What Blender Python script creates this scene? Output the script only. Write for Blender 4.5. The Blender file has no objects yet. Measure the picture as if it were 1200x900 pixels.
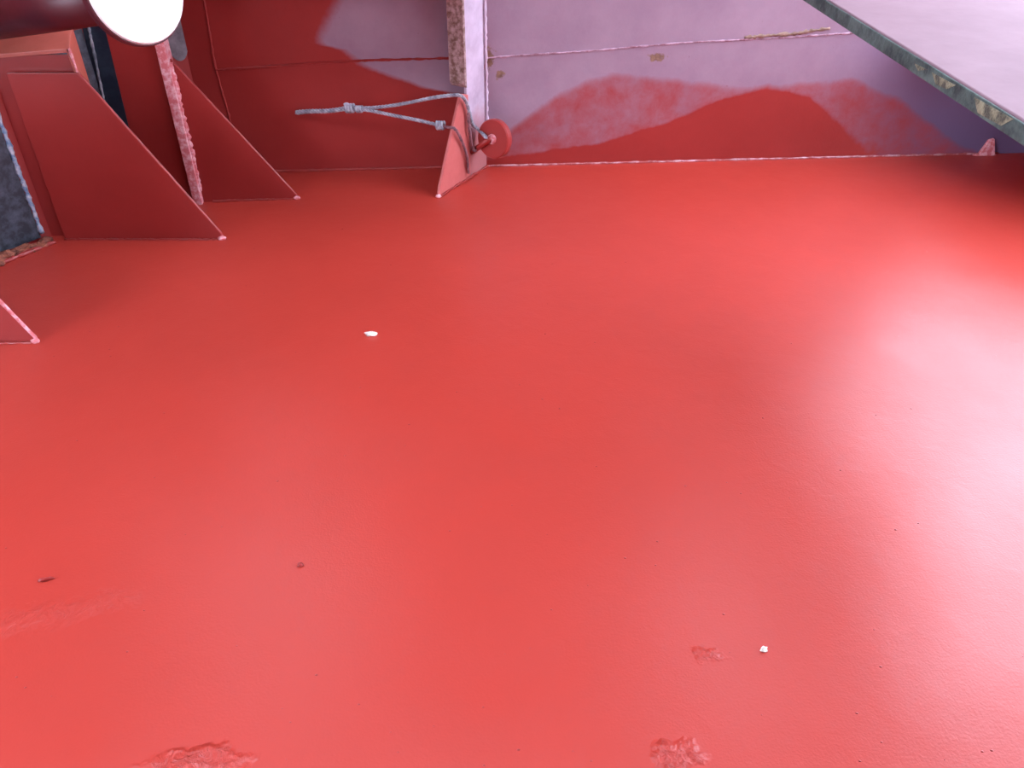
import bpy, bmesh, math, random
from mathutils import Vector, Matrix, noise
random.seed(7)
S = bpy.context.scene
COL = S.collection

# ------------------------------------------------------------------ camera
PITCH = math.radians(36.7); CAMZ = 1.6; F = 970.0
cd = bpy.data.cameras.new('camera'); cam = bpy.data.objects.new('camera', cd); COL.objects.link(cam)
cam.location = (0, 0, CAMZ); cam.rotation_euler = (math.pi/2 - PITCH, 0, 0)
cd.sensor_width = 36; cd.lens = 36*F/1200; cd.clip_start = .02
S.camera = cam
# ------------------------------------------------------------------ sky: bright even overcast
w = bpy.data.worlds.new('overcast_sky'); S.world = w; w.use_nodes = True
bg = w.node_tree.nodes['Background']
bg.inputs[0].default_value = (0.76, 0.80, 1.0, 1); bg.inputs[1].default_value = 16.0
# ------------------------------------------------------------------ exposure
vs = S.view_settings
vs.view_transform = 'Standard'; vs.look = 'None'; vs.gamma = 1; vs.use_curve_mapping = False
vs.exposure = -0.22

# ------------------------------------------------------------------ measuring helpers
CP = Vector((0, 0, CAMZ))
def ray(px, py):
    x = (px-600)/F; y = -(py-450)/F
    return Vector((x, math.cos(PITCH)+y*math.sin(PITCH), -math.sin(PITCH)+y*math.cos(PITCH)))
def floor_at(px, py, z=0.0):
    r = ray(px, py); return CP + r*((z-CAMZ)/r.z)
def at_y(px, py, Y):
    r = ray(px, py); return CP + r*(Y/r.y)
class Wall:                               # upright plane through two points of the deck
    def __init__(s, a, b):
        s.o = a.copy(); s.u = (b-a).normalized(); s.n = Vector((s.u.y, -s.u.x, 0))
        if s.n.dot(CP-s.o) < 0: s.n = -s.n
    def at(s, px, py, off=0.0):
        r = ray(px, py); o = s.o + s.n*off
        return CP + r*((o-CP).dot(s.n)/r.dot(s.n))
    def p(s, u, z, off=0.0):
        q = s.o + s.u*u + s.n*off; return Vector((q.x, q.y, z))
    def uz(s, p): return (p-s.o).dot(s.u), p.z
    def cross(s, t):                      # u where plane t cuts this one
        return (t.o-s.o).dot(t.n)/s.u.dot(t.n)

# ------------------------------------------------------------------ materials
def newmat(name):
    m = bpy.data.materials.new(name); m.use_nodes = True
    nt = m.node_tree; b = nt.nodes['Principled BSDF']; return m, nt, b
def N(nt, t, **kw):
    n = nt.nodes.new(t)
    for k, v in kw.items():
        if k.startswith('i_'): n.inputs[k[2:].replace('_', ' ')].default_value = v
        else: setattr(n, k, v)
    return n
def noise_n(nt, scale, detail=4, rough=.5, coord='Object', dist=0):
    tc = N(nt, 'ShaderNodeTexCoord'); n = N(nt, 'ShaderNodeTexNoise')
    n.inputs['Scale'].default_value = scale; n.inputs['Detail'].default_value = detail
    n.inputs['Roughness'].default_value = rough; n.inputs['Distortion'].default_value = dist
    nt.links.new(tc.outputs[coord], n.inputs['Vector']); return n
def ramp(nt, src, stops):
    r = N(nt, 'ShaderNodeValToRGB'); e = r.color_ramp.elements
    while len(e) < len(stops): e.new(.5)
    for k, (p, c) in enumerate(stops):
        e[k].position = p; e[k].color = c if len(c) == 4 else (*c, 1)
    nt.links.new(src, r.inputs[0]); return r
def g(v): return (v, v, v, 1)
def mixc(nt, fac, a, b, mode='MIX'):
    m = N(nt, 'ShaderNodeMix', data_type='RGBA', blend_type=mode)
    for s, v in ((0, fac), (6, a), (7, b)):
        if hasattr(v, 'links') or isinstance(v, bpy.types.NodeSocket): nt.links.new(v, m.inputs[s])
        else: m.inputs[s].default_value = v
    return m.outputs[2]
def math_n(nt, op, a, b=None, c=None, clamp=False):
    m = N(nt, 'ShaderNodeMath', operation=op, use_clamp=clamp)
    for k, v in enumerate((a, b, c)):
        if v is None: continue
        if isinstance(v, bpy.types.NodeSocket): nt.links.new(v, m.inputs[k])
        else: m.inputs[k].default_value = v
    return m.outputs[0]
def bump(nt, b, h, strength, dist, prev=None):
    n = N(nt, 'ShaderNodeBump'); n.inputs['Strength'].default_value = strength; n.inputs['Distance'].default_value = dist
    nt.links.new(h, n.inputs['Height'])
    if prev: nt.links.new(prev.outputs[0], n.inputs['Normal'])
    nt.links.new(n.outputs[0], b.inputs['Normal']); return n

RED = (.32, .033, .028); RED_D = (.27, .026, .022)
def red_paint(name, rough=.32, base=RED, dark=RED_D):
    m, nt, b = newmat(name)
    n = noise_n(nt, 3, 5, .6); r = ramp(nt, n.outputs[0], [(.3, dark), (.7, base)])
    nt.links.new(r.outputs[0], b.inputs['Base Color'])
    b.inputs['Roughness'].default_value = rough
    n2 = noise_n(nt, 160, 3, .6); b1 = bump(nt, b, n2.outputs[0], .10, .004)
    n3 = noise_n(nt, 9, 3, .5); bump(nt, b, n3.outputs[0], .15, .01, b1)
    return m
M_RED = red_paint('fresh_red_paint')

def floor_material():
    m, nt, b = newmat('wet_red_deck_paint')
    n = noise_n(nt, 1.3, 5, .6, dist=.4)
    r = ramp(nt, n.outputs[0], [(.25, (.39, .036, .023)), (.75, (.44, .040, .026))])
    nt.links.new(r.outputs[0], b.inputs['Base Color'])
    n2 = noise_n(nt, 2.2, 6, .65, dist=.3)
    rr = ramp(nt, n2.outputs[0], [(.3, g(.33)), (.7, g(.43))])
    nt.links.new(rr.outputs[0], b.inputs['Roughness'])
    fine = noise_n(nt, 170, 2, .55); b1 = bump(nt, b, fine.outputs[0], .12, .004)
    mid = noise_n(nt, 14, 4, .55, dist=.5); b2 = bump(nt, b, mid.outputs[0], .16, .006, b1)
    big = noise_n(nt, 2.0, 2, .5); b3 = bump(nt, b, big.outputs[0], .10, .04, b2)
    return m, nt, b, b3

def blob_mask(nt, c, rx, ry, ang=0):        # soft elliptical patch on the deck around a world point
    tc = N(nt, 'ShaderNodeTexCoord'); mp = N(nt, 'ShaderNodeMapping', vector_type='TEXTURE')
    mp.inputs['Location'].default_value = (c.x+.06, c.y+.06, 0); mp.inputs['Rotation'].default_value = (0, 0, ang)
    mp.inputs['Scale'].default_value = (rx, ry, 1)
    wn = noise_n(nt, 16, 3, .6); ad = N(nt, 'ShaderNodeVectorMath', operation='MULTIPLY_ADD')
    nt.links.new(wn.outputs['Color'], ad.inputs[0]); ad.inputs[1].default_value = (.12, .12, 0); nt.links.new(tc.outputs['Object'], ad.inputs[2])
    nt.links.new(ad.outputs[0], mp.inputs['Vector'])
    ln = N(nt, 'ShaderNodeVectorMath', operation='LENGTH'); nt.links.new(mp.outputs[0], ln.inputs[0])
    r = N(nt, 'ShaderNodeMapRange', interpolation_type='SMOOTHSTEP')
    r.inputs[1].default_value = 1; r.inputs[2].default_value = .2; r.inputs[3].default_value = 0; r.inputs[4].default_value = 1
    nt.links.new(ln.outputs['Value'], r.inputs[0]); return r.outputs[0]

M_FLOOR, fnt, fb, fprev = floor_material()
scabs = [(795, 885, .060, .05, .3, .8), (225, 897, .14, .04, .1, .8), (50, 722, .20, .06, .2, .28), (835, 772, .05, .03, 0, .4), (120, 708, .12, .05, .4, .25)]
tot = None
for px, py, rx, ry, a, wt in scabs:
    mk = math_n(fnt, 'MULTIPLY', blob_mask(fnt, floor_at(px, py), rx, ry, a), wt)
    tot = mk if tot is None else math_n(fnt, 'MAXIMUM', tot, mk)
sn = noise_n(fnt, 38, 5, .6, dist=1.0)
hh = math_n(fnt, 'MULTIPLY', sn.outputs[0], tot)
bump(fnt, fb, hh, .9, .022, fprev)

def wall_material():
    m, nt, b = newmat('old_lilac_paint_partly_recoated_red')
    at = N(nt, 'ShaderNodeAttribute', attribute_name='fresh'); rs = N(nt, 'ShaderNodeAttribute', attribute_name='rust')
    nz = noise_n(nt, 8, 6, .65, dist=.2)
    f = math_n(nt, 'ADD', at.outputs['Fac'], math_n(nt, 'MULTIPLY', math_n(nt, 'SUBTRACT', nz.outputs[0], .5), .75))
    fr = ramp(nt, f, [(.24, g(0)), (.76, g(1))])
    n1 = noise_n(nt, 4, 6, .65); old = ramp(nt, n1.outputs[0], [(.3, (.27, .185, .25)), (.7, (.34, .25, .315))])
    spk = noise_n(nt, 45, 3, .7); sp = ramp(nt, spk.outputs[0], [(.72, g(0)), (.76, g(1))])
    oldc = mixc(nt, sp.outputs[0], old.outputs[0], (.20, .11, .14, 1))
    n2 = noise_n(nt, 3, 5, .6); red = ramp(nt, n2.outputs[0], [(.3, RED_D), (.7, RED)])
    vi = N(nt, 'ShaderNodeAttribute', attribute_name='violet_shade')
    oldc = mixc(nt, vi.outputs['Fac'], oldc, (.13, .105, .20, 1))  # shade put into the paint: darker violet towards the right end
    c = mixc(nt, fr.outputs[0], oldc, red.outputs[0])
    rn = noise_n(nt, 30, 5, .7)
    rf = math_n(nt, 'ADD', rs.outputs['Fac'], math_n(nt, 'MULTIPLY', math_n(nt, 'SUBTRACT', rn.outputs[0], .5), 2.0))
    rr = ramp(nt, rf, [(.55, g(0)), (.72, g(1))])
    rc = ramp(nt, rn.outputs[0], [(.35, (.10, .055, .04)), (.7, (.30, .20, .13))])
    c2 = mixc(nt, rr.outputs[0], c, rc.outputs[0])
    nt.links.new(c2, b.inputs['Base Color'])
    ro = N(nt, 'ShaderNodeMapRange'); ro.inputs[3].default_value = .38; ro.inputs[4].default_value = .34
    nt.links.new(fr.outputs[0], ro.inputs[0]); nt.links.new(ro.outputs[0], b.inputs['Roughness'])
    n3 = noise_n(nt, 90, 3, .6); b1 = bump(nt, b, n3.outputs[0], .12, .004)
    n4 = noise_n(nt, 3, 2, .5); bump(nt, b, n4.outputs[0], .2, .03, b1)
    return m
M_WALL = wall_material()

def two_tone(name, a, bcol, scale, lo=.4, hi=.6, rough=.6, bs=.3, bd=.004, detail=6):
    m, nt, b = newmat(name)
    n = noise_n(nt, scale, detail, .65); r = ramp(nt, n.outputs[0], [(lo, a), (hi, bcol)])
    nt.links.new(r.outputs[0], b.inputs['Base Color']); b.inputs['Roughness'].default_value = rough
    n2 = noise_n(nt, scale*5, 4, .6); bump(nt, b, n2.outputs[0], bs, bd); return m
M_BLACK = two_tone('black_tar_coating', (.010, .016, .026), (.075, .095, .125), 22, .42, .74, .45)
M_BLUEB = two_tone('chipped_blue_grey_bead', (.10, .20, .34), (.55, .58, .62), 30, .4, .62, .5)
M_GREYB = two_tone('grey_scuffed_bead', (.10, .12, .15), (.36, .38, .40), 30, .4, .65, .5)
M_PINKB = two_tone('chalky_pink_edge', (.60, .16, .17), (.80, .52, .55), 40, .45, .65, .5)
M_PALE = two_tone('pale_pink_topcoat', (.24, .155, .18), (.285, .19, .215), 6, .3, .7, .75, .12, .003)
M_PALE.node_tree.nodes['Principled BSDF'].inputs['Specular IOR Level'].default_value = .15
M_GREEN = two_tone('green_primer_chipped_edge', (.022, .045, .042), (.085, .14, .125), 14, .4, .62, .6, .5, .005)
M_YELL = two_tone('flaked_yellowish_edge', (.06, .07, .05), (.26, .27, .17), 35, .42, .6, .75, .6, .006)
M_RUSTE = two_tone('rust_speckled_edge', (.16, .085, .06), (.46, .32, .31), 40, .38, .62, .75, .5, .005)
M_LILAC = two_tone('pale_lilac_old_paint', (.44, .33, .42), (.66, .58, .68), 9, .3, .7, .4, .2, .004)
M_SCALE = two_tone('brown_rust_scale', (.14, .045, .03), (.42, .13, .07), 25, .4, .65, .85, .6, .006)
M_ROPE = two_tone('weathered_blue_grey_rope', (.16, .17, .21), (.45, .47, .52), 40, .35, .65, .8, .5, .003)
M_ROPED = two_tone('paint_stained_rope', (.12, .06, .075), (.34, .16, .18), 40, .35, .65, .8, .5, .003)
M_WHITE = two_tone('white_gloss_paint', (.74, .73, .68), (.82, .81, .78), 4, .3, .7, .3, .05, .002)
M_CHIP = two_tone('white_paint_chip', (.45, .42, .34), (.85, .83, .76), 60, .4, .55, .7)
M_PINKP = two_tone('pale_pink_red_paint', (.46, .105, .09), (.56, .155, .14), 8, .3, .7, .4, .15, .004)  # paler red for the foot bracket
M_WELDP = two_tone('pinkish_weld_paint', (.34, .07, .07), (.55, .33, .36), 18, .45, .6, .5)
M_CORAL = two_tone('faded_coral_paint', (.44, .105, .070), (.52, .135, .095), 7, .3, .7, .4, .15, .004)
M_NAVY = two_tone('blue_black_coating', (.008, .016, .028), (.030, .045, .062), 16, .45, .75, .4)
M_GREY = two_tone('dull_grey_metal', (.10, .09, .10), (.22, .20, .22), 14, .35, .65, .5)
M_DARKR = two_tone('dark_maroon_paint', (.055, .010, .016), (.09, .014, .02), 6, .3, .7, .4, .15, .004)
M_STRUCT = two_tone('deckhouse_oxide_paint', (.17, .04, .035), (.22, .05, .045), 2, .3, .7, .6, .1, .003)

def foot_coat():
    m, nt, b = newmat('lilac_paint_with_pink_foot_coat')
    tc = N(nt, 'ShaderNodeTexCoord'); sx = N(nt, 'ShaderNodeSeparateXYZ'); nt.links.new(tc.outputs['Object'], sx.inputs[0])
    n = noise_n(nt, 14, 5, .6); n2 = noise_n(nt, 9, 5, .6)
    h = math_n(nt, 'ADD', sx.outputs['Z'], math_n(nt, 'MULTIPLY', math_n(nt, 'SUBTRACT', n.outputs[0], .5), .16))
    k = ramp(nt, h, [(.17, g(0)), (.33, g(1))])
    lil = ramp(nt, n2.outputs[0], [(.3, (.38, .30, .38)), (.7, (.58, .50, .60))])
    nt.links.new(mixc(nt, k.outputs[0], (.36, .13, .13, 1), lil.outputs[0]), b.inputs['Base Color'])
    b.inputs['Roughness'].default_value = .42; bump(nt, b, n.outputs[0], .2, .005); return m
M_FOOT = foot_coat()

# ------------------------------------------------------------------ mesh helpers
def link(name, bm, mat, parent=None, smooth=False, kind=None):
    bmesh.ops.recalc_face_normals(bm, faces=bm.faces[:])
    me = bpy.data.meshes.new(name); bm.to_mesh(me); bm.free()
    for m in (mat if isinstance(mat, (list, tuple)) else [mat]): me.materials.append(m)
    if smooth:
        for p in me.polygons: p.use_smooth = True
    o = bpy.data.objects.new(name, me); COL.objects.link(o)
    if parent:
        o.parent = parent; o.matrix_parent_inverse = parent.matrix_world.inverted()
    if kind: o['kind'] = kind
    return o
def thing(name, label, cat, loc, group=None):
    o = bpy.data.objects.new(name, None); COL.objects.link(o); o.location = loc
    o.matrix_world = Matrix.Translation(loc); o.empty_display_size = .05
    o['label'] = label; o['category'] = cat
    if group: o['group'] = group
    return o
def tag(o, label, cat, group=None, kind=None):
    o['label'] = label; o['category'] = cat
    if group: o['group'] = group
    if kind: o['kind'] = kind
    return o
def prism(pts, vec, bev=.0015):
    bm = bmesh.new(); a = [bm.verts.new(p) for p in pts]; b = [bm.verts.new(p+vec) for p in pts]
    n = len(pts); bm.faces.new(a); bm.faces.new(b[::-1])
    for i in range(n): bm.faces.new((a[i], b[i], b[(i+1) % n], a[(i+1) % n]))
    bmesh.ops.recalc_face_normals(bm, faces=bm.faces[:])
    if bev: bmesh.ops.bevel(bm, geom=bm.edges[:], offset=bev, segments=2, profile=.5, affect='EDGES')
    return bm
def tube_into(bm, pts, rad, seg=8, cap=True, rfun=None):
    rings = []; n = len(pts); up0 = None
    for i, p in enumerate(pts):
        t = (pts[min(i+1, n-1)] - pts[max(i-1, 0)]).normalized()
        if up0 is None: up0 = t.orthogonal().normalized()
        up0 = (up0 - t*up0.dot(t)).normalized(); s = t.cross(up0)
        r = rad if rfun is None else rfun(i)
        rings.append([bm.verts.new(p + (up0*math.cos(2*math.pi*k/seg) + s*math.sin(2*math.pi*k/seg))*r) for k in range(seg)])
    for a, b in zip(rings, rings[1:]):
        for k in range(seg): bm.faces.new((a[k], a[(k+1) % seg], b[(k+1) % seg], b[k]))
    if cap: bm.faces.new(rings[0][::-1]); bm.faces.new(rings[-1])
def resample(pts, step):
    out = []
    for a, b in zip(pts, pts[1:]):
        n = max(1, int((b-a).length/step))
        out += [a.lerp(b, k/n) for k in range(n)]
    return out + [pts[-1]]
def smooth_path(pts, per=10):
    out = []; P = [pts[0]] + list(pts) + [pts[-1]]
    for i in range(1, len(P)-2):
        p0, p1, p2, p3 = P[i-1:i+3]
        for k in range(per):
            t = k/per
            out.append(.5*((2*p1) + (p2-p0)*t + (2*p0-5*p1+4*p2-p3)*t*t + (3*p1-p0-3*p2+p3)*t**3))
    return out + [pts[-1]]
def bead(name, pts, r, mat, parent, step=.012, jit=.35):
    P = resample(pts, step); bm = bmesh.new()
    P = [p + Vector((random.uniform(-1, 1), random.uniform(-1, 1), random.uniform(-1, 1)))*r*jit*.5 for p in P]
    rr = [r*(1+random.uniform(-jit, jit)) for _ in P]
    tube_into(bm, P, r, 6, True, lambda i: rr[i]); return link(name, bm, mat, parent, True)
def rope(name, pts, r, mat, parent, per=14, pitch=.05, strands=3):
    P = resample(smooth_path(pts, per), .006); bm = bmesh.new(); n = len(P); up = None; fr = []; L = 0
    for i, p in enumerate(P):
        t = (P[min(i+1, n-1)] - P[max(i-1, 0)]).normalized()
        if up is None: up = t.orthogonal().normalized()
        up = (up - t*up.dot(t)).normalized()
        if i: L += (p-P[i-1]).length
        fr.append((p, up.copy(), t.cross(up), L))
    for s in range(strands):
        q = [p + (u*math.cos(2*math.pi*(l/pitch + s/strands)) + v*math.sin(2*math.pi*(l/pitch + s/strands)))*r*.52 for p, u, v, l in fr]
        tube_into(bm, q, r*.55, 6)
    return link(name, bm, mat, parent, True)
def lump(name, c, sx, sy, sz, mat, parent=None, rot=0, sub=3, amp=.25, seed=0):
    bm = bmesh.new(); bmesh.ops.create_icosphere(bm, subdivisions=sub, radius=1)
    for v in bm.verts:
        k = 1 + amp*noise.noise(v.co*1.7 + Vector((seed*3.1, seed, 0)))
        v.co = v.co*k; v.co.z = max(v.co.z, -.45)
        v.co = Vector((v.co.x*sx, v.co.y*sy, v.co.z*sz))
    bmesh.ops.rotate(bm, verts=bm.verts, matrix=Matrix.Rotation(rot, 3, 'Z'))
    bmesh.ops.translate(bm, verts=bm.verts, vec=c + Vector((0, 0, .45*sz)))
    return link(name, bm, mat, parent, True)
def disc_into(bm, c, axis, r0, r1, h, seg=40, bev=.004):
    axis = axis.normalized(); u = axis.orthogonal().normalized(); v = axis.cross(u)
    prof = [(0, 0), (r0-bev, 0), (r0, bev), (r1, h-bev), (r1-bev, h), (0, h)]
    rings = []
    for r, t in prof:
        if r == 0: rings.append([bm.verts.new(c+axis*t)])
        else: rings.append([bm.verts.new(c+axis*t+(u*math.cos(2*math.pi*k/seg)+v*math.sin(2*math.pi*k/seg))*r) for k in range(seg)])
    for a, b in zip(rings, rings[1:]):
        for k in range(seg):
            k2 = (k+1) % seg
            if len(a) == 1: bm.faces.new((a[0], b[k], b[k2]))
            elif len(b) == 1: bm.faces.new((a[k], b[0], a[k2]))
            else: bm.faces.new((a[k], b[k], b[k2], a[k2]))

# ------------------------------------------------------------------ planes of the place
WB = Wall(floor_at(310, 201.5), floor_at(1165, 180))       # back plating
WL = Wall(floor_at(0, 300), floor_at(248, 204))            # left plating
S1 = Wall(floor_at(75, 279), floor_at(260, 279))           # near left frame
S2 = Wall(floor_at(237, 236.5), floor_at(348, 232.5))      # far left frame
S0 = Wall(floor_at(-100, 402), floor_at(42, 401))          # nearest bracket, mostly out of view
WS = Wall(floor_at(568, 196.5), floor_at(514, 231))        # web of the middle stiffener
uc = WB.cross(WL)                                          # corner, measured along the back plating
U_R = WB.uz(at_y(600, 0, 4))[0]

# ------------------------------------------------------------------ structure: deck
bm = bmesh.new()
vs_ = [bm.verts.new(p) for p in ((-4.2, -2.6, 0), (5.2, -2.6, 0), (5.2, 4.35, 0), (-4.2, 4.35, 0))]
lo = [bm.verts.new(v.co - Vector((0, 0, .02))) for v in vs_]
bm.faces.new(vs_); bm.faces.new(lo[::-1])
for i in range(4): bm.faces.new((vs_[i], lo[i], lo[(i+1) % 4], vs_[(i+1) % 4]))
floor = link('floor', bm, M_FLOOR, kind='structure')
floor['label'] = 'glossy freshly painted red steel deck'

M_SEA = two_tone('dark_sea_water', (.010, .018, .024), (.02, .032, .04), .3, .3, .7, .2, .3, .05)
bm = bmesh.new(); bm.faces.new([bm.verts.new(p) for p in ((-400, -400, -6), (400, -400, -6), (400, 400, -6), (-400, 400, -6))])
sea = link('sea', bm, M_SEA, kind='structure'); sea['label'] = 'dark sea far below the deck edge'

# ------------------------------------------------------------------ structure: back plating with old and new paint
def poly_uz(pl): return [WB.uz(WB.at(x, y)) for x, y in pl]
right_up = poly_uz([(560, 175), (600, 150), (650, 112), (690, 92), (725, 84), (790, 92), (860, 101), (915, 100), (960, 94), (1000, 90), (1060, 120), (1120, 165), (1200, 200)])
right_lo = poly_uz([(560, 190), (600, 180), (700, 166), (780, 142), (850, 112), (900, 101), (950, 110), (1000, 150), (1040, 190), (1120, 210), (1200, 215)])
left_edge = poly_uz([(378, -60), (396, 0), (388, 18), (374, 45), (372, 52), (405, 58), (425, 76), (460, 90), (500, 104), (560, 112)])
def curve(pts, u):
    if u <= pts[0][0]: return pts[0][1]
    for (a, x), (b, y) in zip(pts, pts[1:]):
        if u <= b: return x + (y-x)*(u-a)/(b-a)
    return pts[-1][1]
def edge_u(z):                              # u of the left lilac patch's ragged edge at height z
    best = None
    for (a, x), (b, y) in zip(left_edge, left_edge[1:]):
        if (x-z)*(y-z) <= 0 and x != y:
            u = a + (b-a)*(z-x)/(y-x); best = u if best is None else min(best, u)
    return best
u_st = WB.uz(WB.at(556, 120))[0]
rusts = [(*WB.uz(WB.at(571, 68)), .035, .05), (*WB.uz(WB.at(770, 67)), .040, .020), (*WB.uz(WB.at(586, 88)), .02, .02)]
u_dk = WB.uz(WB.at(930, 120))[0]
def ss(x): x = max(0, min(1, x)); return x*x*(3-2*x)
def paint(u, z):
    if u < u_st:
        e = edge_u(z)
        if e is None: f = 1.0 if z < left_edge[-1][1] else 0.0
        else: f = 1 - ss((u-e)/.16+.5)
        if z < left_edge[-1][1]+.12 and e is not None: f = max(f, ss((left_edge[-1][1]+.06-z)/.16) if u > e+.25 else f)
    else:
        hi = curve(right_up, u); lw = curve(right_lo, u)
        wd = .09 + .30*ss((u-u_dk)/.5)
        f = ss((lw-z)/wd+.5)
        f = max(f, .58*ss((hi-z)/.07+.5))
    r = 0
    for a, b, sx, sz in rusts:
        d = math.hypot((u-a)/sx, (z-b)/sz); r = max(r, 1.15*max(0, 1-d/2.0))
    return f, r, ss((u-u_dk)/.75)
u0, u1, H = uc, WB.uz(Vector((5.1, WB.o.y, 0)))[0], 1.05
nu, nz = 560, 96
h0, h1 = WB.uz(Vector((2.2, WB.o.y, 0)))[0], WB.uz(Vector((2.45, WB.o.y, 0)))[0]
def Hu(u): return H - .42*ss((u-h0)/(h1-h0))
bm = bmesh.new(); lay = bm.verts.layers.float.new('fresh'); lay2 = bm.verts.layers.float.new('rust'); lay3 = bm.verts.layers.float.new('violet_shade')
gv = []
for j in range(nz+1):
    row = []
    for i in range(nu+1):
        u = u0 + (u1-u0)*i/nu; z = Hu(u)*j/nz; v = bm.verts.new(WB.p(u, z))
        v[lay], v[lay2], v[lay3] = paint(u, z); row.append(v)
    gv.append(row)
for j in range(nz):
    for i in range(nu): bm.faces.new((gv[j][i], gv[j][i+1], gv[j+1][i+1], gv[j+1][i]))
back = [WB.p(u, z, -.02) for u, z in ((u0, 0), (u1, 0), (u1, H-.42), (h1, H-.42), (h0, H), (u0, H))]
bk = [bm.verts.new(p) for p in back]; bm.faces.new(bk[::-1])
bm.faces.new([gv[nz][i] for i in range(nu+1)] + bk[2:])
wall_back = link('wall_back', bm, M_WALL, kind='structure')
wall_back['label'] = 'steel plating across the back, old lilac paint recoated red'
sm = [p for p in wall_back.data.polygons]
# weld along the foot of the plating and the two horizontal plate seams
um = WB.uz(WB.at(560, 194))[0]
bead('weld_bead', [WB.p(uc, .003, .002), WB.p(um, .003, .002)], .006, M_RED, wall_back, .02)
bead('weld_bead', [WB.p(um, .003, .002), WB.p(WB.uz(WB.at(1170, 178))[0], .003, .002)], .0055, M_WELDP, wall_back, .02)
M_SEAM = two_tone('lilac_weld_paint', (.22, .10, .13), (.50, .33, .42), 22, .4, .6, .5)
bead('seam_weld', [WB.at(566, 68), WB.at(700, 59), WB.at(800, 50), WB.at(900, 45), WB.at(1010, 38)], .0045, M_SEAM, wall_back, .015)
bead('seam_weld', [WB.at(252, 82), WB.at(340, 76), WB.at(420, 71), WB.at(535, 68)], .006, M_RED, wall_back, .015)
bead('seam_weld', [WB.at(238, -5), WB.at(252, 78), WB.at(268, 135), WB.at(277, 175)], .006, M_RED, wall_back, .015)
M_STAIN = two_tone('ochre_rust_streak', (.16, .095, .065), (.30, .19, .14), 18, .4, .6, .7)
bead('rust_streak', [WB.at(872, 44), WB.at(925, 40), WB.at(972, 33)], .008, M_STAIN, wall_back, .012, .5)
# upper part, out of view: the deckhouse that stands over the plating (darkens what the wet deck mirrors)
def block(name, pts, z0, z1, mat):
    o = link(name, prism([Vector((x, y, z0)) for x, y in pts], Vector((0, 0, z1-z0)), 0), mat, kind='structure'); return o
def wpt(u, off): p = WB.p(u, 0, off); return (p.x, p.y)
ul, ur = uc, WB.uz(Vector((2.15, WB.o.y, 0)))[0]
wu = block('wall_upper', [wpt(ul, 0), wpt(ur, 0), wpt(ur, -.6), wpt(ul, -.6)], H+.002, 3.1, M_STRUCT)
wu['label'] = 'upper deckhouse plating above the back wall'

# unseen overhang added just above the view to shade the left plates
ov = link('shade_overhang', prism([WB.p(uc+.02, .96, .001), WB.p(WB.uz(WB.at(556, 100))[0]-.02, .96, .001), WB.p(WB.uz(WB.at(556, 100))[0]-.10, .96, .6), WB.p(uc+.3, .96, .6)], Vector((0, 0, .08))), M_STRUCT, kind='structure')
ov['label'] = 'unseen overhang added to shade the left back plates'

# ------------------------------------------------------------------ structure: left plating
la = WL.uz(WL.at(0, 300))[0] - 2.6; lb = WL.cross(WB)
bm = prism([WL.p(la, 0), WL.p(lb, 0), WL.p(lb, 1.95), WL.p(la, 1.95)], -WL.n*.02, 0)
wall_left = link('wall_left', bm, M_RED, kind='structure'); wall_left['label'] = 'oxide red plating along the left side'
uS1, uS2, uS0 = WL.cross(S1), WL.cross(S2), WL.cross(S0)
ztop = WL.at(112, 30).z
bays = [(uS0+.02, uS1-.02), (uS1+.08, uS2-.004)]
for k, (a, b) in enumerate(bays):
    o = link('black_panel', prism([WL.p(a, .012), WL.p(b, .012), WL.p(b, ztop), WL.p(a, ztop)], WL.n*.004, .001), M_BLACK, wall_left)
    o['label'] = 'black tarred plate'
bead('weld_bead', [WL.p(uS1-.012, .03, .006), WL.p(uS1-.012, 1.2, .006)], .009, M_BLUEB, wall_left)
# flat dark grey oval plate near the corner
oc = WL.at(206, 44, .0); bm = bmesh.new()
t1 = WL.u; pts = []
for k in range(28):
    a = 2*math.pi*k/28
    pts.append(oc + t1*.055*math.cos(a) + Vector((0, 0, .10*math.sin(a))))
o = link('oval_plate', prism(pts, WL.n*.004, .001), M_GREY, wall_left); o['label'] = 'dark grey oval plate'
lg0 = WL.uz(WL.at(135, 100))[0]; lg1 = WL.uz(WL.at(222, 100))[0]
for a, b in ((la, lg0), (lg1, lb)):
    o = link('wall_left_upper', prism([WL.p(a, 1.952), WL.p(b, 1.952), WL.p(b, 3.1), WL.p(a, 3.1)], -WL.n*.02, 0), M_STRUCT, kind='structure')
    o['label'] = 'plating above the left frames'
# the walls behind and beside the photographer, never in view: they hold back light from those sides
wb2 = block('wall_behind', [(-4.2, -2.6), (5.2, -2.6), (5.2, -2.5), (-4.2, -2.5)], 0, 3.1, M_STRUCT)
hx0, hx1, hy0, hy1 = -2.2, .9, .6, 1.4                 # unseen opening added overhead to light the near deck
bm = bmesh.new()
xs = [-4.2, hx0, -1.8, -1.3, hx1, 1.3, 5.2]; ys = [-2.6, hy0, hy1, 2.8, 3.05, 4.4]
for a in range(6):
    for b in range(5):
        if (a in (1, 2, 3) and b == 1) or (a == 5 and b >= 3) or (a == 2 and b == 4): continue
        m4 = Matrix.Translation(((xs[a]+xs[a+1])/2, (ys[b]+ys[b+1])/2, 3.13)) @ Matrix.Diagonal((xs[a+1]-xs[a], ys[b+1]-ys[b], .06, 1))
        bmesh.ops.create_cube(bm, size=1, matrix=m4)
cl = link('ceiling', bm, M_STRUCT, kind='structure')
wr_ = block('shade_wall_right', [(4.4, -2.5), (4.5, -2.5), (4.5, 3.4), (4.4, 3.4)], 0, 1.25, M_STRUCT)  # added out of view to cut light from the right
wr_['label'] = 'unseen wall added off to the right to block light'
cl['label'] = 'underside of the deck overhead'
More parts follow.
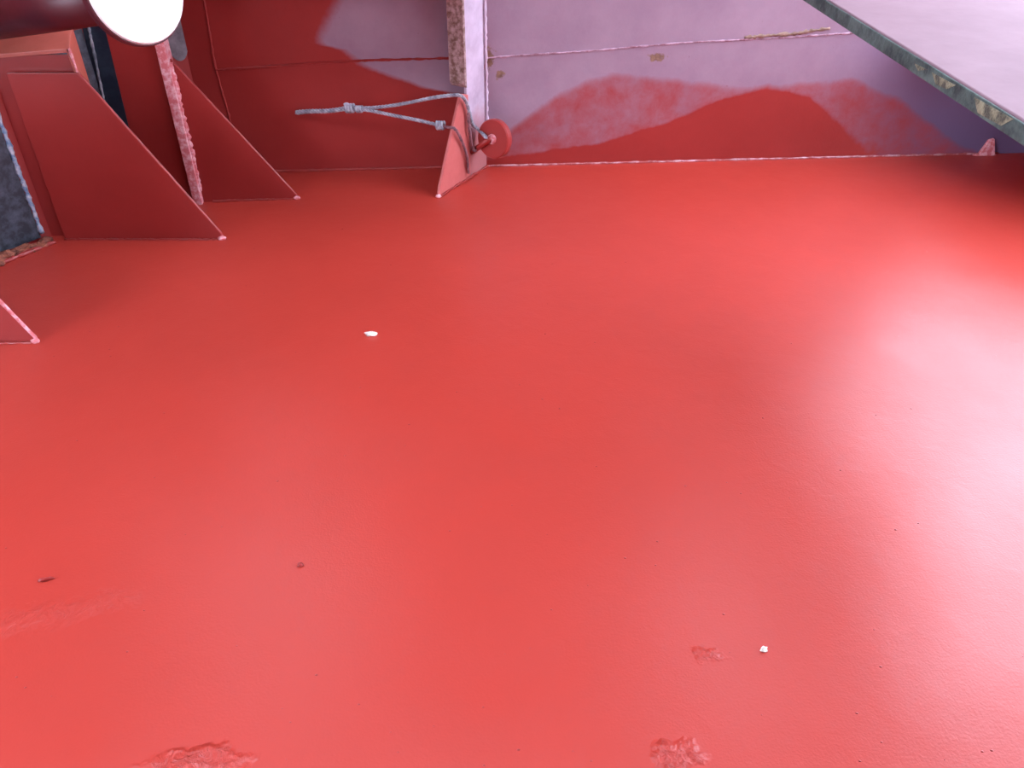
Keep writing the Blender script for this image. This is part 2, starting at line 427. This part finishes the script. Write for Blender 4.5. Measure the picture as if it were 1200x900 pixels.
wb2['label'] = 'deckhouse plating behind the viewpoint'

# ------------------------------------------------------------------ left frames
def plate(name, pl, plane, th, mat, parent, off=0.0, bev=.0015):
    return link(name, prism([plane.at(x, y, off) if not isinstance(x, Vector) else x for x, y in pl], -plane.n*th, bev), mat, parent)
# far left frame: web, bright face bar, bracket
t = thing('bulwark_stay', 'red upright frame with bright pink edge, at the corner beside the smaller knee bracket', 'stay', floor_at(237, 236.5))
wl = S2.cross(WL); wr = S2.uz(floor_at(237, 236.5))[0]
link('web', prism([S2.p(wl, .0), S2.p(wr-.012, .0), S2.p(wr-.012, 1.5), S2.p(wl, 1.5)], -S2.n*.012), M_RED, t)
o = link('black_strip', prism([S2.at(91, 8, .001), S2.at(117, 8, .001), S2.at(155, 165, .001), S2.at(172, 225, .001), S2.at(143, 225, .001), S2.at(127, 165, .001)], S2.n*.003, .0008), M_NAVY, t)
o['label'] = 'smooth blue black strip of old coating'
bead('weld_bead', [S2.at(101, 20, .008), S2.at(113, 75, .008), S2.at(122, 120, .008), S2.at(133, 170, .008)], .006, M_GREYB, t)
link('face_bar', prism([S2.p(wr-.03, 0, .035), S2.p(wr+.008, 0, .035), S2.p(wr+.008, 1.5, .035), S2.p(wr-.03, 1.5, .035)], -S2.n*.075, .003), M_PINKB, t)
bp = [(207, 70), (346, 228), (348, 232.5), (240, 236)]
pb = [S2.at(x, y, .004) for x, y in bp]
pb[0] = S2.p(wr+.006, pb[0].z, .004); pb[3] = S2.p(wr+.006, 0, .004); pb[2].z = 0
br2 = link('knee_bracket', prism(pb, -S2.n*.012), M_RED, t)
bead('weld_bead', [S2.p(wr+.010, .06, .012), S2.p(wr+.010, pb[0].z-.01, .012)], .010, M_PINKB, t, .012, .45)
bead('edge_bead', [pb[0]-S2.n*.006, pb[1]-S2.n*.006, pb[2]-S2.n*.006], .0065, M_RED, t, .03, .1)
bead('weld_bead', [S2.p(wr+.05, .004, .006), pb[2]+S2.n*.004], .006, M_RED, t)
lump('weld_toe', pb[2], .016, .012, .01, M_PINKB, t, seed=3)

# near left frame: web, shelf-like top flange, right flange, lapped bracket
t = thing('bulwark_stay', 'boxed red frame with a coral top shelf, standing before the black plates', 'stay', floor_at(75, 279))
zsh = S1.at(60, 62).z
ux = S1.uz(S1.at(84, 62))[0]
w0 = S1.cross(WL)
link('web', prism([S1.p(w0+.012, 0, -.02), S1.p(ux-.012, 0, -.02), S1.p(ux-.012, zsh-.012, -.02), S1.p(w0+.012, zsh-.012, -.02)], -S1.n*.012), M_RED, t)
def band(name, inner, outer, ext):
    pts = [S1.at(x, y, .0) for x, y in inner] + [S1.at(x, y, -.11) for x, y in outer[::-1]]
    return link(name, prism(pts, ext, .002), M_CORAL, t)
band('top_flange', [(-20, 65), (81, 57)], [(-20, 37), (85, 31)], Vector((0, 0, -.014)))
band('side_flange', [(81, 57), (93, 90)], [(85, 31), (108, 106)], S1.u*-.014 if S1.u.x > 0 else S1.u*.014)
bead('weld_bead', [S1.at(81, 57, .002), S1.at(92, 88, .002)], .005, M_PINKB, t)
tb = [S1.at(63, 86, .012), S1.at(90, 86, .012), S1.at(257, 273, .012), S1.at(260, 279, .012), S1.at(76, 279, .012)]
tb[0] = S1.p(S1.uz(tb[4])[0], tb[0].z, .012); tb[3].z = tb[4].z = 0
link('knee_bracket', prism(tb, -S1.n*.014), M_RED, t)
bead('edge_bead', [tb[1]-S1.n*.007, tb[2]-S1.n*.007, tb[3]-S1.n*.007], .0075, M_RED, t, .03, .1)
bead('weld_bead', [tb[4]+S1.n*.004, tb[3]+S1.n*.004], .006, M_RED, t)
lump('weld_toe', tb[3], .018, .013, .011, M_PINKB, t, seed=5)

# nearest bracket, only its toe in view
t = thing('knee_bracket', 'red knee bracket cut by the left image edge, only its toe showing', 'bracket', floor_at(42, 401))
k0 = S0.cross(WL); kt = S0.at(0, 356)
tb = [S0.p(k0, 0), S0.at(42, 401), S0.at(39, 396), kt, kt+(kt-S0.at(39, 396))*3.2]
tb[1].z = 0; tb.append(S0.p(k0, tb[-1].z))
link('plate', prism(tb, -S0.n*.014), M_RED, t)
bead('edge_bead', [tb[4]-S0.n*.007, tb[2]-S0.n*.007, tb[1]-S0.n*.007], .0075, M_PINKB, t, .03, .1)
bead('weld_bead', [tb[0]+S0.n*.004, tb[1]+S0.n*.004], .006, M_RED, t)
lump('weld_toe', tb[1], .016, .012, .010, M_PINKB, t, seed=8)

# rust scale along the foot of the black plate
bm = bmesh.new()
for k in range(70):
    u = random.uniform(uS0+.2, uS1-.01); c = WL.p(u, 0, random.uniform(.015, .065))
    r = random.uniform(.012, .03)
    mt = Matrix.Translation(c + Vector((0, 0, r*.3))) @ Matrix.Rotation(random.uniform(0, 6), 4, 'Z') @ Matrix.Diagonal((r*1.3, r, r*random.uniform(.4, .8), 1))
    bmesh.ops.create_icosphere(bm, subdivisions=1, radius=1, matrix=mt)
for v in bm.verts: v.co += Vector((random.uniform(-1, 1), random.uniform(-1, 1), random.uniform(-1, 1)))*.003
for v in bm.verts: v.co.z = max(v.co.z, .0)
tag(link('rust_scale', bm, M_SCALE), 'crumbly brown rust scale along the foot of the black plate', 'rust', kind='stuff')
# low kerb bar in front of the scale
bead('foot_weld', [WL.p(uS0+.1, .006, .075), WL.p(uS1, .006, .075)], .010, M_RED, wall_left)

# small dome at the foot of the far frame
dm = thing('deck_plug', 'small dark dome plug on the deck at the foot of the pink edged frame', 'plug', floor_at(248, 228))
c = floor_at(248, 229)
bm = bmesh.new(); bmesh.ops.create_uvsphere(bm, u_segments=20, v_segments=10, radius=.032, matrix=Matrix.Translation(c+Vector((0, 0, .008))) @ Matrix.Diagonal((1, 1, .75, 1)))
for v in bm.verts: v.co.z = max(0, v.co.z)
link('dome', bm, M_DARKR, dm, True)
bm = bmesh.new(); disc_into(bm, c, Vector((0, 0, 1)), .04, .037, .008, 24, .001); link('rim', bm, M_RED, dm)

# ------------------------------------------------------------------ pipe stub with a white blank flange
dax = Vector((.80, -.56, .20)).normalized()
pc = at_y(159, -14, 2.62)
p = thing('pipe_stub', 'dark pipe stub ending in a bright white round blank flange, top left', 'pipe', pc)
bm = bmesh.new(); tube_into(bm, [pc-dax*.02, pc-dax*((pc-WL.o).dot(WL.n)/dax.dot(WL.n)-.03)], .085, 40); link('pipe', bm, M_DARKR, p, True)
bm = bmesh.new(); disc_into(bm, pc-dax*.03, dax, .158, .158, .026, 56); link('flange', bm, M_DARKR, p)
bm = bmesh.new(); disc_into(bm, pc-dax*.003, dax, .152, .150, .008, 56, .002); link('cover_disc', bm, M_WHITE, p)

# ------------------------------------------------------------------ middle stiffener with foot bracket
t = thing('wall_stiffener', 'pale lilac stiffener with rusty edge and a pink foot bracket, mid wall', 'stiffener', floor_at(550, 208))
ws0 = WS.uz(floor_at(568, 196.5))[0]; ws1 = WS.uz(floor_at(550, 208))[0]; ws2 = WS.uz(floor_at(514, 231))[0]
sg = 1 if ws2 > ws0 else -1
back_u = WS.cross(WB)
rn = WS.n
link('web', prism([WS.p(back_u, 0), WS.p(ws1, 0), WS.p(ws1, 1.04), WS.p(back_u, 1.04)], -rn*.014, .002), M_FOOT, t)
zfb = WS.at(541, 106).z
fdir = -rn
link('face_bar', prism([WS.p(ws1, zfb, .004), WS.p(ws1, 1.04, .004), WS.p(ws1+sg*.016, 1.04, .004), WS.p(ws1+sg*.016, zfb+.02, .004)], -rn*.085, .003), M_RUSTE, t)
fb = [WS.at(540, 110, .002), WS.p(ws1-sg*.01, WS.at(546, 112).z, .002), WS.p(ws1-sg*.01, 0, .002), WS.p(ws2, 0, .002), WS.at(516, 218, .002)]
link('foot_bracket', prism(fb, -rn*.014, .002), M_PINKP, t)
bead('weld_bead', [WS.p(back_u, 0.1, .006), WS.p(back_u, 1.0, .006)], .008, M_LILAC, t)
bead('weld_bead', [WS.p(back_u, .004, .006), WS.p(ws2, .004, .006)], .006, M_RED, t)
lump('weld_toe', WS.p(ws2, 0, 0), .014, .012, .010, M_PINKB, t, seed=4)

# round pad held off the stiffener by a pin
dc = at_y(577, 163, 3.80)
tc_ = (CP-dc).normalized()
nf = (Matrix.Rotation(math.radians(-38), 3, 'Z') @ tc_); nf.z *= .5; nf.normalize()
d = thing('round_pad', 'thick red round steel pad on a pin beside the stiffener foot', 'pad', Vector((dc.x, dc.y, dc.z)))
bm = bmesh.new(); disc_into(bm, dc-nf*.036, nf, .090, .090, .036, 44, .005); link('disc', bm, M_RED, d)
pin_end = WS.at(553, 178, .0)
bm = bmesh.new(); tube_into(bm, [dc-nf*.004, dc+nf*.02, pin_end], .014, 14); link('pin', bm, M_RED, d, True)
bm = bmesh.new(); disc_into(bm, dc+nf*.0, nf, .024, .022, .014, 20, .002); link('hub', bm, M_PINKB, d)

# rope hitched round the stiffener foot and the pin
rp = thing('rope', 'blue grey rope hitched round the stiffener, its knotted tail sticking out left', 'rope', WS.at(541, 112))
yb = WS.at(536, 112).y - .03
far = WB.at(348, 131, .03).y
def yy(px): return yb + (far-yb)*max(0, (536-px)/(536-348))
def R(px, py, dy=0): return at_y(px, py, yy(px)+dy)
rope('tail', [R(347, 132), R(362, 130.5), R(385, 130), R(406, 127)], .011, M_ROPE, rp)
rope('upper_strand', [R(404, 127), R(440, 126), R(470, 122), R(505, 115), R(526, 112), WS.at(539, 112, .03), WS.at(546, 119, .022), WS.at(550, 132, .02), WS.at(554, 146, .02), WS.at(562, 153, .03), dc+nf*.03+Vector((-.01, 0, .01))], .0085, M_ROPE, rp)
rope('lower_strand', [R(404, 127.5), R(430, 129), R(455, 134), R(485, 140), R(512, 146)], .0085, M_ROPE, rp)
rope('painted_strand', [R(512, 146), R(524, 149), WS.at(533, 151, .018), WS.at(541, 165, .016), WS.at(547, 183, .016), WS.at(549, 203, .012)], .007, M_ROPED, rp)
rope('painted_strand', [WS.at(549, 132, .02), WS.at(550, 152, .018), WS.at(553, 168, .018), WS.at(556, 177, .03), WS.at(562, 170, .04)], .007, M_ROPED, rp)
def knot(c, ax, r, mat):
    bm = bmesh.new(); ax = ax.normalized(); u = ax.orthogonal().normalized(); v = ax.cross(u)
    P = [c + ax*(k/36-.5)*r*2.4 + (u*math.cos(k*.55)+v*math.sin(k*.55))*r for k in range(37)]
    tube_into(bm, P, r*.48, 8); return link('knot', bm, mat, rp, True)
ax = R(440, 127)-R(400, 127)
knot(R(410, 127), ax, .016, M_ROPE); knot(R(421, 128), ax, .012, M_ROPE); knot(R(516, 147), ax, .015, M_ROPE)
bm = bmesh.new(); tube_into(bm, smooth_path([R(412, 127), R(407, 122, -.01), R(403, 123, -.02)], 6), .007, 8); link('knot_end', bm, M_ROPE, rp, True)

# ------------------------------------------------------------------ raised pale ledge on the right
zl = 1.05
L0 = floor_at(1200, 140, zl); L1 = floor_at(972, 0, zl)
dl = (L1-L0).normalized()
E1 = L1 + dl*.22; E0 = L0 - dl*.06
C1 = floor_at(1222, -25, zl) + Vector((.22, 0, 0)); C0 = E0 + Vector((.34, 0, 0))
lg = thing('ledge_plate', 'pale pink tapering ledge plate with a chipped green edge, upper right', 'ledge', E1)
th = .036
bm = prism([E0, E1, C1, C0], Vector((0, 0, -th)), .003); link('top_plate', bm, M_PALE, lg)
for q in (E1 + (C1-E1)*.1 - dl*.05, C1 + (E1-C1)*.06 - dl*.05):
    bm = bmesh.new(); tube_into(bm, [q-Vector((0, 0, .01)), Vector((q.x, q.y, 3.098))], .011, 12); link('hanger_rod', bm, M_GREY, lg, True)
sd = Vector((-dl.y, dl.x, 0)); sd = sd if sd.x < 0 else -sd
zz = Vector((0, 0, -1))
bm = prism([E0+sd*.001+zz*.004, E1+sd*.001+zz*.004, E1+sd*.001+zz*(th+.004), E0+sd*.001+zz*(th+.004)], sd*.006, .002)
link('edge_strip', bm, M_GREEN, lg)
for a, b, h0, h1 in ((.02, .17, .006, .034), (.25, .36, .010, .032), (.38, .45, .014, .028)):
    L = lambda k: L0 + dl*(k)
    bm = prism([L(a)+sd*.007+zz*h0, L(b)+sd*.007+zz*(h0+.004), L(b-.03)+sd*.007+zz*h1, L(a+.03)+sd*.007+zz*(h1-.004)], sd*.0012, .0005)
    link('paint_flake', bm, M_YELL, lg)

# unseen shelf added behind the ledge to shade the foot of the wall
sa, sb = WB.uz(WB.at(1062, 60))[0], WB.uz(Vector((2.75, WB.o.y, 0)))[0]
sh = thing('shade_shelf', 'unseen red shelf added for shade behind the pale ledge plate', 'shelf', WB.p(sa, .60))
sh['kind'] = 'structure'; del sh['category']
link('shelf_plate', prism([WB.p(sa, .60, .001), WB.p(sb, .60, .001), WB.p(sb, .60, .85), WB.p(sa+.48, .60, .85)], Vector((0, 0, .012))), M_RED, sh)
link('end_plate', prism([WB.p(sb-.012, 0, .001), WB.p(sb-.012, 0, .8), WB.p(sb-.012, .599, .8), WB.p(sb-.012, .599, .001)], WB.u*.012), M_RED, sh)

# small pale tab welded at the foot of the wall
q0 = WB.at(1165, 182, .01); q1 = WB.at(1166, 163, .01)
tb = thing('corner_tab', 'small pale pink tab welded at the wall foot under the ledge', 'tab', q0)
pp = [WB.at(1148, 181, .02), WB.at(1166, 181, .02), WB.at(1166, 163, .02), WB.at(1160, 165, .02)]
link('tab', prism(pp, -WB.n*.02, .002), M_PINKB, tb)
bead('weld_bead', [WB.at(1140, 181.5, .022), WB.at(1167, 181.5, .022)], .006, M_PINKB, tb)

# ------------------------------------------------------------------ small bits lying on the deck
def chip(px, py, sx, sy, sz, rot, mat, name, label, cat, seed):
    o = lump(name, floor_at(px, py), sx, sy, sz, mat, None, rot, 3, .5, seed); tag(o, label, cat); return o
chip(435, 392.5, .022, .009, .009, .05, M_CHIP, 'paint_chip', 'tiny white paint chip lying mid deck, left of centre', 'chip', 1)
chip(895, 762, .008, .006, .007, .6, M_CHIP, 'paint_chip', 'tiny white speck of paint on the near right deck', 'chip', 2)
chip(54, 680, .017, .005, .006, .3, M_RED, 'painted_splinter', 'red overpainted splinter on the near left deck', 'splinter', 3)
chip(352, 663, .008, .007, .006, .2, M_RED, 'painted_crumb', 'red overpainted crumb on the deck left of centre', 'crumb', 4)
bm = bmesh.new()
for k in range(110):
    px = random.uniform(0, 1200); py = random.uniform(245, 900); c = floor_at(px, py)
    if (c-WL.o).dot(WL.n) < .55 or c.y > 3.7: continue
    r = random.uniform(.001, .0026)
    bmesh.ops.create_icosphere(bm, subdivisions=1, radius=1, matrix=Matrix.Translation(c) @ Matrix.Diagonal((r*1.6, r, r*.6, 1)))
tag(link('grit_specks', bm, M_RED, None, True), 'fine grit specks painted over across the red deck', 'grit', kind='stuff')
